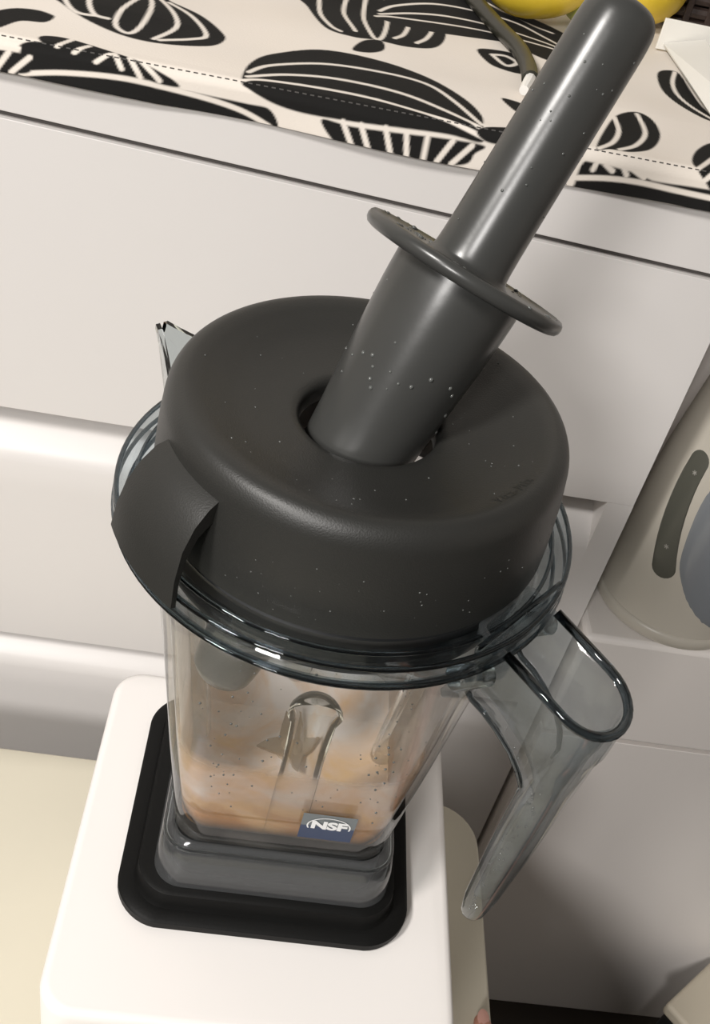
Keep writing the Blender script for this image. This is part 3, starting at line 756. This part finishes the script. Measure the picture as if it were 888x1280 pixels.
# blades
bl = link('blade', *loft(lathe([(.008, .0478), (.008, .0495), (.005, .052), (.004, .0545), (.002, .0555)], JX, JY, 24)), 'steel', jar)
for k in range(4):
    a = math.radians(10 + 90 * k); up = .005 if k % 2 else .0025
    d = Vector((math.cos(a), math.sin(a), 0)); n_ = Vector((-d.y, d.x, 0)); o_ = Vector((JX, JY, .0520))
    p = [o_ + n_ * .006, o_ - n_ * .006, o_ + d * .010 - n_ * .0028 + Vector((0, 0, up * .6)), o_ + d * .015 + n_ * .001 + Vector((0, 0, up)), o_ + d * .009 + n_ * .0033 + Vector((0, 0, up * .55))]
    q = [x + Vector((0, 0, .0014)) for x in p]; n5 = 5
    link('blade_wing', [tuple(x) for x in p + q], [tuple(range(4, -1, -1)), tuple(range(5, 10))] + [(i, (i + 1) % 5, (i + 1) % 5 + 5, i + 5) for i in range(5)], 'steel', bl, smooth=False)
# spout at the back left corner
sa = math.radians(135); se = Vector((math.cos(sa), math.sin(sa))); sn = Vector((-se.y, se.x)); J2 = Vector((JX, JY))
def jl(e, n, r, w, z): q = J2 + e * r + n * w; return (q.x, q.y, z)
A = []
for r, w, zb, zt in ((.0690, .0230, .176, .1950), (.080, .0170, .181, .1985), (.092, .0105, .188, .2010), (.104, .0045, .1955, .2030), (.1085, .0028, .1985, .2036)):
    tk = .0020
    A.append([jl(se, sn, r, w, zt), jl(se, sn, r, w, zb + .003), jl(se, sn, r, w * .7, zb), jl(se, sn, r, -w * .7, zb), jl(se, sn, r, -w, zb + .003), jl(se, sn, r, -w, zt),
              jl(se, sn, r, -max(w - tk, .0004), zt), jl(se, sn, r, -max(w - tk, .0004), zb + .0045), jl(se, sn, r, -max(w * .7 - tk, .0003), zb + .0022), jl(se, sn, r, max(w * .7 - tk, .0003), zb + .0022), jl(se, sn, r, max(w - tk, .0004), zb + .0045), jl(se, sn, r, max(w - tk, .0004), zt)])
v, f = loft(A); link('spout', v, f, 'rimglass', jar, angle=35)
# hanging handle, open at its top
hz = math.radians(-41.5); he = Vector((math.cos(hz), math.sin(hz))); hn = Vector((-he.y, he.x))
def hring(ri, ro, w, z, ri_r, slope=0., n=8):
    """section of the handle: flat towards the jar, rounded outwards"""
    out = []; rr = min(w * .98, (ro - ri) * .55)
    for i in range(n + 1):                             # outer right
        a = math.pi / 2 * i / n
        out.append((ro - rr + rr * math.sin(a), -(w - rr) - rr * math.cos(a)))
    for i in range(n + 1):                             # outer left
        a = math.pi / 2 * i / n
        out.append((ro - rr + rr * math.cos(a), (w - rr) + rr * math.sin(a)))
    for i in range(5):
        a = math.pi / 2 * i / 4
        out.append((ri + ri_r - ri_r * math.sin(a), w - ri_r + ri_r * math.cos(a)))
    for i in range(5):
        a = math.pi / 2 * i / 4
        out.append((ri + ri_r - ri_r * math.cos(a), -w + ri_r - ri_r * math.sin(a)))
    return [jl(he, hn, r, w_, z - slope * (r - .075)) for r, w_ in out]
def hsec(z):
    zz = [.0530, .0545, .058, .070, .110, .140, .148, .154, .160, .165, .168, .170, .196]
    ri = np.interp(z, zz, [.0995, .0980, .0970, .0965, .0968, .0980, .0990, .0966, .0920, .0850, .0790, .0715, .0668])
    ro = np.interp(z, zz, [.1025, .1045, .1058, .1075, .1108, .1125, .1130, .1135, .1140, .1148, .1155, .1160, .1172])
    w = np.interp(z, zz, [.0020, .0040, .0055, .0072, .0085, .0100, .0118, .0130, .0138, .0142, .0145, .0147, .0150])
    return float(ri), float(ro), float(w)
zsq = [.0530, .0545, .058, .064, .070, .085, .10, .12, .14, .145, .150, .154, .158, .162, .165, .1675, .169, .170, .178, .185]
rings = []
for z in zsq:
    ri, ro, w = hsec(z); rings.append(hring(ri, ro, w, z, .0018 if z < .056 else .003))
for z, sl in ((.1905, .14), (.196, .28)):
    ri, ro, w = hsec(z); rings.append(hring(ri, ro, w, z, .003, sl))
ri, ro, w = hsec(.196); rings.append(hring(ri + .001, ro - .001, w - .001, .1968, .0026, .28)); rings.append(hring(ri + .002, ro - .002, w - .002, .1966, .0022, .28))
ri, ro, w = hsec(.1915); rings.append(hring(ri + .0028, ro - .0028, w - .0028, .1915, .002, .14))
for z, zh in ((.185, .185), (.179, .178), (.173, .170), (.1715, .168), (.1675, .165), (.163, .160), (.157, .154), (.151, .148), (.143, .140), (.12, .12), (.10, .10), (.085, .085), (.072, .072)):
    ri, ro, w = hsec(zh); rings.append(hring(ri + .0026, ro - .0026, w - .0026, z, .0012))
v, f = loft(rings)
hd = link('handle', v, f, 'handleglass', jar, angle=50)
hd['label'] = 'clear bluish handle, open at the top'
# thick moulded bead along the open top edge and the arch below
ri, ro, w = hsec(.196)
loop_pts = [Vector(p) for p in hring(ri + .001, ro - .001, w - .001, .1968, .0026, .28)]
loop_pts = [p for p in loop_pts if (Vector((p.x, p.y)) - J2).dot(he) > .0795]
st = [p for p in loop_pts]
st.sort(key=lambda p: math.atan2((Vector((p.x, p.y)) - J2 - he * .098).dot(hn), (Vector((p.x, p.y)) - J2 - he * .098).dot(he)))
zrt = .1968
def end(wd): q = J2 + he * .0790 + hn * wd; return Vector((q.x, q.y, zrt - .28 * .004))
st = [end(-(w - .001))] + st + [end(w - .001)]
v, f = tube([tuple(p) for p in st], .0016, 8); link('top_bead', v, f, 'bead', hd, angle=180)
for sd in (1, -1):
    P = []
    for z in (.1715, .1695, .1680, .1665, .165, .1625, .160, .157, .154, .151, .148, .143):
        ri, ro, w = hsec(z); q = J2 + he * (ri + .0005) + hn * (sd * (w - .0006)); P.append((q.x, q.y, z))
    v, f = tube(P, [.0010] * 10 + [.0008, .0004], 8); link('arch_bead', v, f, 'bead', hd, angle=180)
# flat bridge plate at the root of the handle
A = []
for r, w_, z in ((.0660, .0190, .166), (.0735, .0205, .174), (.0765, .0215, .186), (.0745, .0225, .199), (.0722, .0225, .199), (.0735, .0205, .187), (.070, .020, .176), (.064, .018, .168)):
    A.append((r, w_, z))
v = []; f = []
for sgn in (-1, 1):
    for r, w_, z in A: v.append(jl(he, hn, r, sgn * w_, z))
n8 = len(A)
f = [(i, (i + 1) % n8, (i + 1) % n8 + n8, i + n8) for i in range(n8)] + [tuple(range(n8)), tuple(range(2 * n8 - 1, n8 - 1, -1))]
link('handle_bridge', v, f, 'handleglass', jar, smooth=False, bevel=.0008)
v, f = tube([jl(he, hn, .0734, -.0222, .1992), jl(he, hn, .0734, 0, .1994), jl(he, hn, .0734, .0222, .1992)], .0009, 8); link('bridge_bead', v, f, 'bead', jar)
for sgn in (-1, 1):
    v, f = tube([jl(he, hn, .068, sgn * .0180, .178), jl(he, hn, .0775, sgn * .0170, .187)], [.0050, .0036], 14); link('handle_boss', v, f, 'rimglass', jar)

# certification badge on the front wall
def front_y(z): return JY - wall_r(z)[0] - .0004
bz0, bz1, bx0, bx1 = .0580, .0775, .0072, .0282
def bpt(x, z, off=0.): return (x, front_y(z) - off, z)
def badge_plate(name, z0, z1, mat, parent):
    v = [bpt(bx0, z0), bpt(bx1, z0), bpt(bx1, z1), bpt(bx0, z1)] + [(x, y + .0003, z) for x, y, z in (bpt(bx0, z0), bpt(bx1, z0), bpt(bx1, z1), bpt(bx0, z1))]
    return link(name, v, [(0, 1, 2, 3), (7, 6, 5, 4), (0, 4, 5, 1), (1, 5, 6, 2), (2, 6, 7, 3), (3, 7, 4, 0)], mat, parent, smooth=False)
bd = badge_plate('badge', bz0, .0685, 'badge', jar); bd['label'] = 'blue NSF badge on the front wall'
badge_plate('badge_upper', .0685, bz1, 'badge_grey', bd)
bcx, bcz = (bx0 + bx1) / 2 + .0003, .0693
# oval ring
n = 48; v = []; f = []
for k in range(n):
    a = 2 * math.pi * k / n
    for s_ in (.0086, .0080):
        v.append(bpt(bcx + s_ * math.cos(a), bcz + s_ * .78 * math.sin(a), .0002))
gap = range(n)
for k in range(n):
    a = math.degrees(2 * math.pi * k / n)
    if 200 < a < 340: continue
    j = (k + 1) % n; f.append((2 * k, 2 * j, 2 * j + 1, 2 * k + 1))
link('badge_ring', v, f, 'white', bd, smooth=False)
def letters(name, text, size, cx, cz, mat, parent, place, shear=0., bold=.0, space=1.0):
    cu = bpy.data.curves.new(name, 'FONT'); cu.body = text; cu.size = size; cu.align_x = 'CENTER'; cu.align_y = 'CENTER'; cu.shear = shear; cu.offset = bold; cu.space_character = space
    tmp = bpy.data.objects.new(name + '_tmp', cu); COL.objects.link(tmp)
    dg = bpy.context.evaluated_depsgraph_get(); me = bpy.data.meshes.new_from_object(tmp.evaluated_get(dg))
    bpy.data.objects.remove(tmp); bpy.data.curves.remove(cu)
    v = [place(p.co.x, p.co.y) for p in me.vertices]; f = [tuple(p.vertices) for p in me.polygons]
    bpy.data.meshes.remove(me)
    return link(name, v, f, mat, parent, smooth=False)
letters('badge_lettering', 'NSF', .0082, 0, 0, 'white', bd, lambda x, y: bpt(bcx + x, bcz + .0006 + y, .0003), bold=.00042, space=1.0)

# ------------------------------------------------------------------ smoothie left in the jar
sm = thing('smoothie', 'peach and orange smoothie left in the bottom of the jar', 'smoothie', (JX, JY, .05))
rings = [jr(.036, .009, .0482)]
for z in (.0510, .055, .058):
    h, r = wall_r(z, .0034); rings.append(jr(h, r, z))
def bumpy(h, r, z, amp):
    return [(x, y, z + amp * math.sin(x * 170 + 1) * math.cos(y * 140) + amp * .5 * math.sin(x * 330 + y * 260)) for x, y, _ in jr(h, r, z)]
h, r = wall_r(.064, .0040)
rings += [bumpy(h, r, .0610, .0012), bumpy(h - .004, r * .9, .0570, .0012), bumpy(h * .7, r * .7, .0528, .0006), bumpy(h * .4, r * .4, .0508, .0004)]
v, f = loft(rings); link('puree', v, f, 'smoothie', sm, angle=60)
# film clinging to the walls: peach up to a tide line all round, pale foam on the far side
def film(name, mat, z0, z1, off, keep=None):
    zz_ = list(np.linspace(z0, z1, 14)); rings = []
    for z in zz_: rings.append(jr(wall_r(z, off)[0], wall_r(z, off)[1], z))
    for z in reversed(zz_): rings.append(jr(wall_r(z, off + .0005)[0], wall_r(z, off + .0005)[1], z))
    v, f = loft(rings, loop=True)
    if keep: f = [q for q in f if keep(sum(v[i][1] for i in q) / 4)]
    return link(name, v, f, mat, sm, angle=60)
film('residue_film', 'film', .050, .140, .0031, lambda y: y < JY + .004)
film('foam_film', 'foam', .050, .172, .0040, lambda y: y > JY - .012)

# ------------------------------------------------------------------ lid
LX, LY = .0030, .0175
lid = thing('jar_lid', 'charcoal rubber blender lid with a dished top and hole', 'lid', (LX, LY, .1975))
prof = smooth_prof([(.0672, .1985), (.0672, .205), (.0666, .218), (.0657, .2270), (.0648, .2325), (.0627, .2362), (.0596, .2378), (.0560, .2372), (.0510, .2352), (.0430, .2322), (.0340, .2300), (.0262, .2288)], 5)
prof += [(.0240, .2284), (.0228, .2274), (.0225, .2258), (.0225, .2215), (.0240, .2205), (.030, .2210), (.045, .2245), (.058, .2270), (.0625, .2200), (.0640, .200), (.0640, .1985)]
v, f = loft(lathe(prof, LX, LY, 128), loop=True)
link('lid_shell', v, f, 'lid', lid, angle=40)
v, f = loft(lathe([(.0655, .1982), (.0655, .1990), (.0600, .1990), (.0590, .1790), (.0610, .1770), (.0640, .1785), (.0650, .1820), (.0640, .1850), (.0652, .1890), (.0642, .1920), (.0652, .1950), (.0640, .1975)], LX, LY, 96), loop=True)
link('gasket', v, f, 'gasket', lid, angle=40)
def tab(azc, half):
    sec = [(.0645, .2280), (.0690, .2258), (.0735, .2210), (.0775, .2140), (.0802, .2045), (.0815, .1950)]
    inn = [(.0796, .1942), (.0784, .2030), (.0757, .2110), (.0717, .2165), (.0677, .2190), (.0645, .2200)]
    rings = []
    K = 24
    for k in range(K + 1):
        u = -1 + 2 * k / K
        ring = []
        for (r, z) in sec + inn:
            # the side edges draw in towards the lower lip
            drop = np.interp(z, [.194, .205, .215, .222, .232], [.98, .93, .90, .90, .96])
            low = max(0.0, (.2120 - z) / .0215); cut = .0 * low * (abs(u) ** 2)
            a = math.radians(azc + half * u * drop)
            ring.append((LX + r * math.cos(a), LY + r * math.sin(a), z + cut))
        rings.append(ring)
    v, f = loft(rings)
    return link('lid_tab', v, f, 'lid', lid, angle=40)
tab(-143.5, 14.5); tab(40, 14.5)

# ------------------------------------------------------------------ tamper
ax = Vector((.34764204, .31648939, .88259814)).normalized()
T0 = Vector((LX + .0012, LY + .0005, .2265)); 
q = ax.to_track_quat('Z', 'Y').to_matrix()
def along(prof, n=72):
    rings = []
    for r, s_ in prof:
        rings.append([tuple(T0 + q @ Vector((r * math.cos(2 * math.pi * j / n), r * math.sin(2 * math.pi * j / n), s_))) for j in range(n)])
    return rings
tm = thing('tamper', 'grey plastic tamper with splash disc leaning in the lid hole', 'tamper', tuple(T0))
v, f = loft(along(smooth_prof([(.0008, -.1085), (.0060, -.1078), (.0096, -.1050), (.0112, -.1010), (.0128, -.085), (.0152, -.055), (.0170, -.025), (.0184, .0), (.0202, .025), (.0212, .042), (.0214, .0530), (.0214, .0550)], 4)))
link('shaft', v, f, 'tamper', tm, angle=50)
v, f = loft(along([(r_, s_ - .0042) for r_, s_ in ((.020, .0572), (.0325, .0575), (.0338, .0580), (.0345, .0590), (.0347, .0602), (.0344, .0614), (.0336, .0622), (.0325, .0624), (.0310, .0618), (.020, .0612), (.0125, .0612))], 96))
link('splash_disc', v, f, 'tamper', tm, angle=40)
v, f = loft(along(smooth_prof([(.0150, .0568), (.0134, .0580), (.0126, .0608), (.0122, .075), (.0119, .10), (.0117, .125), (.0115, .1345), (.0107, .1390), (.0085, .1417), (.0050, .1428), (.0008, .1430)], 4)))
link('grip', v, f, 'tamper', tm, angle=50)
# thin mould seam round the grip
def on_tamper(r, ang, s_): return T0 + q @ Vector((r * math.cos(ang), r * math.sin(ang), s_)), q @ Vector((math.cos(ang), math.sin(ang), 0))
rnd = random.Random(3); sp = []
for k in range(46):
    s_ = rnd.uniform(.066, .13); ang = rnd.uniform(0, 6.283); p, n_ = on_tamper(float(np.interp(s_, [.065, .13], [.0125, .0116])), ang, s_)
    sp.append((p, n_, rnd.uniform(.0002, .0005)))
for k in range(46):
    s_ = rnd.uniform(.008, .048); ang = rnd.uniform(0, 6.283); p, n_ = on_tamper(float(np.interp(s_, [.0, .025, .045], [.0184, .0202, .0212])), ang, s_)
    sp.append((p, n_, rnd.uniform(.0003, .0009)))
for k in range(90):
    ang = rnd.uniform(-1.9, .6) if k < 70 else rnd.uniform(1.5, 3.6); r_ = rnd.uniform(.019, .0335); p, n_ = on_tamper(r_, ang, .0572 if r_ < .031 else .0580)
    sp.append((p, ax, rnd.uniform(.0003, .0013)))
for ang in (-1.25, -1.0, -.4):
    p, n_ = on_tamper(.0343, ang, .0538); sp.append((p, n_ - ax, .0010))
drops('water_drops', tm, sp)
# drops on the lid
sp = []
def lid_z(r): 
    pr = sorted([(a, b) for a, b in prof if b > .224]); return float(np.interp(r, [a for a, b in pr], [b for a, b in pr]))
for k in range(60):
    r = rnd.uniform(.026, .056); a = rnd.uniform(0, 6.283)
    sp.append(((LX + r * math.cos(a), LY + r * math.sin(a), lid_z(r)), (0, 0, 1), rnd.uniform(.0002, .0005)))
for k in range(50):
    z = rnd.uniform(.201, .222); a = rnd.uniform(-2.2, 0)
    r = float(np.interp(z, [.199, .205, .218, .2275], [.0672, .0672, .0666, .0655]))
    sp.append(((LX + r * math.cos(a), LY + r * math.sin(a), z), (math.cos(a), math.sin(a), 0), rnd.uniform(.00015, .0004)))
drops('water_drops', lid, sp)
# drops on the jar: front wall, rim, handle
sp = []
for k in range(90):
    z = rnd.uniform(.075, .172); x = rnd.uniform(-.040, .040) * (1 if rnd.random() < .7 else .98)
    if rnd.random() < .5: x = rnd.choice((-1, 1)) * rnd.uniform(.022, .040)
    sp.append(((JX + x, JY - wall_r(z)[0], z), (0, -1, .1), rnd.uniform(.0002, .0006)))
for k in range(60):
    z = rnd.uniform(.065, .165); ri, ro, w = hsec(z); r = rnd.uniform(ri + .004, ro - .005)
    sp.append((jl(he, hn, r, -w, z), (-hn.x, -hn.y, 0), rnd.uniform(.0002, .0005)))
drops('water_drops', jar, sp)

# raised lettering round the lid's crest
def lid_place(x, y, azc=-41.0, r0=.0558):
    a = math.radians(azc) + x / r0; r = r0 - y
    return (LX + r * math.cos(a), LY + r * math.sin(a), lid_z(r) + .00018)
letters('raised_lettering', 'Vita-Mix', .0046, 0, 0, 'lid', lid, lid_place, space=1.15)


# ------------------------------------------------------------------ hand at the table edge
pn = thing('person', 'person holding the cream table edge, only a thumb tip in view', 'person', (.18, -.10, -.18))
V = []; E = []; RAD = []
def jt(p, r, par=None):
    V.append(p); RAD.append(r)
    if par is not None: E.append((par, len(V) - 1))
    return len(V) - 1
wr = jt((.196, -.165, -.205), .020)
fa = jt((.215, -.24, -.235), .024, wr); fb = jt((.245, -.36, -.28), .032, fa)
pm = jt((.184, -.115, -.193), .021, wr)
# thumb lies on top of the table edge
t1 = jt((.170, -.085, -.170), .0130, pm); t2 = jt((.154, -.050, -.1515), .0085, t1); t3 = jt((.1425, -.018, -.1535), .0068, t2); t4 = jt((.1405, .001, -.1542), .0058, t3); t5 = jt((.1403, .0075, -.1552), .0040, t4)
# four fingers curl under the tabletop
for k, (y0, ln) in enumerate(((-.052, 1.0), (-.070, 1.08), (-.088, 1.02), (-.105, .82))):
    a = jt((.174, y0 - .012, -.196), .0100, pm); b = jt((.166, y0, -.204), .0078, a)
    c = jt((.166 - .028 * ln, y0 + .004, -.2005), .0066, b); d = jt((.166 - .045 * ln, y0 + .005, -.1935), .0056, c); e = jt((.166 - .052 * ln, y0 + .005, -.1915), .0042, d)
me = bpy.data.meshes.new('arm'); me.from_pydata(V, E, [])
arm = bpy.data.objects.new('arm', me); COL.objects.link(arm)
sm_ = arm.modifiers.new('skin', 'SKIN'); sm_.use_smooth_shade = True
for i, vv in enumerate(me.skin_vertices[0].data if me.skin_vertices else []): pass
if not me.skin_vertices:
    bpy.context.view_layer.objects.active = arm
for i, sv in enumerate(me.skin_vertices[0].data):
    sv.radius = (RAD[i], RAD[i]); sv.use_root = (i == 0)
ss_ = arm.modifiers.new('sub', 'SUBSURF'); ss_.levels = 2; ss_.render_levels = 2
me.materials.append(M['skin'])
set_parent(arm, pn)
nv = [(.1403 + .0036 * math.cos(a) * (1 if math.sin(a) > 0 else .9), .0025 + .0055 * math.sin(a), -.1489 - .0010 * abs(math.cos(a)) - .10 * abs(.0055 * math.sin(a)) ) for a in [2 * math.pi * k / 16 for k in range(16)]]
link('thumb_nail', nv + [(.1403, .0025, -.1484)], [(k, (k + 1) % 16, 16) for k in range(16)], 'nail', pn, angle=180)
v, f = tube([(.207, -.212, -.224), (.222, -.27, -.247), (.247, -.37, -.285)], [.030, .034, .042], 24); link('sleeve', v, f, 'sleeve', pn)
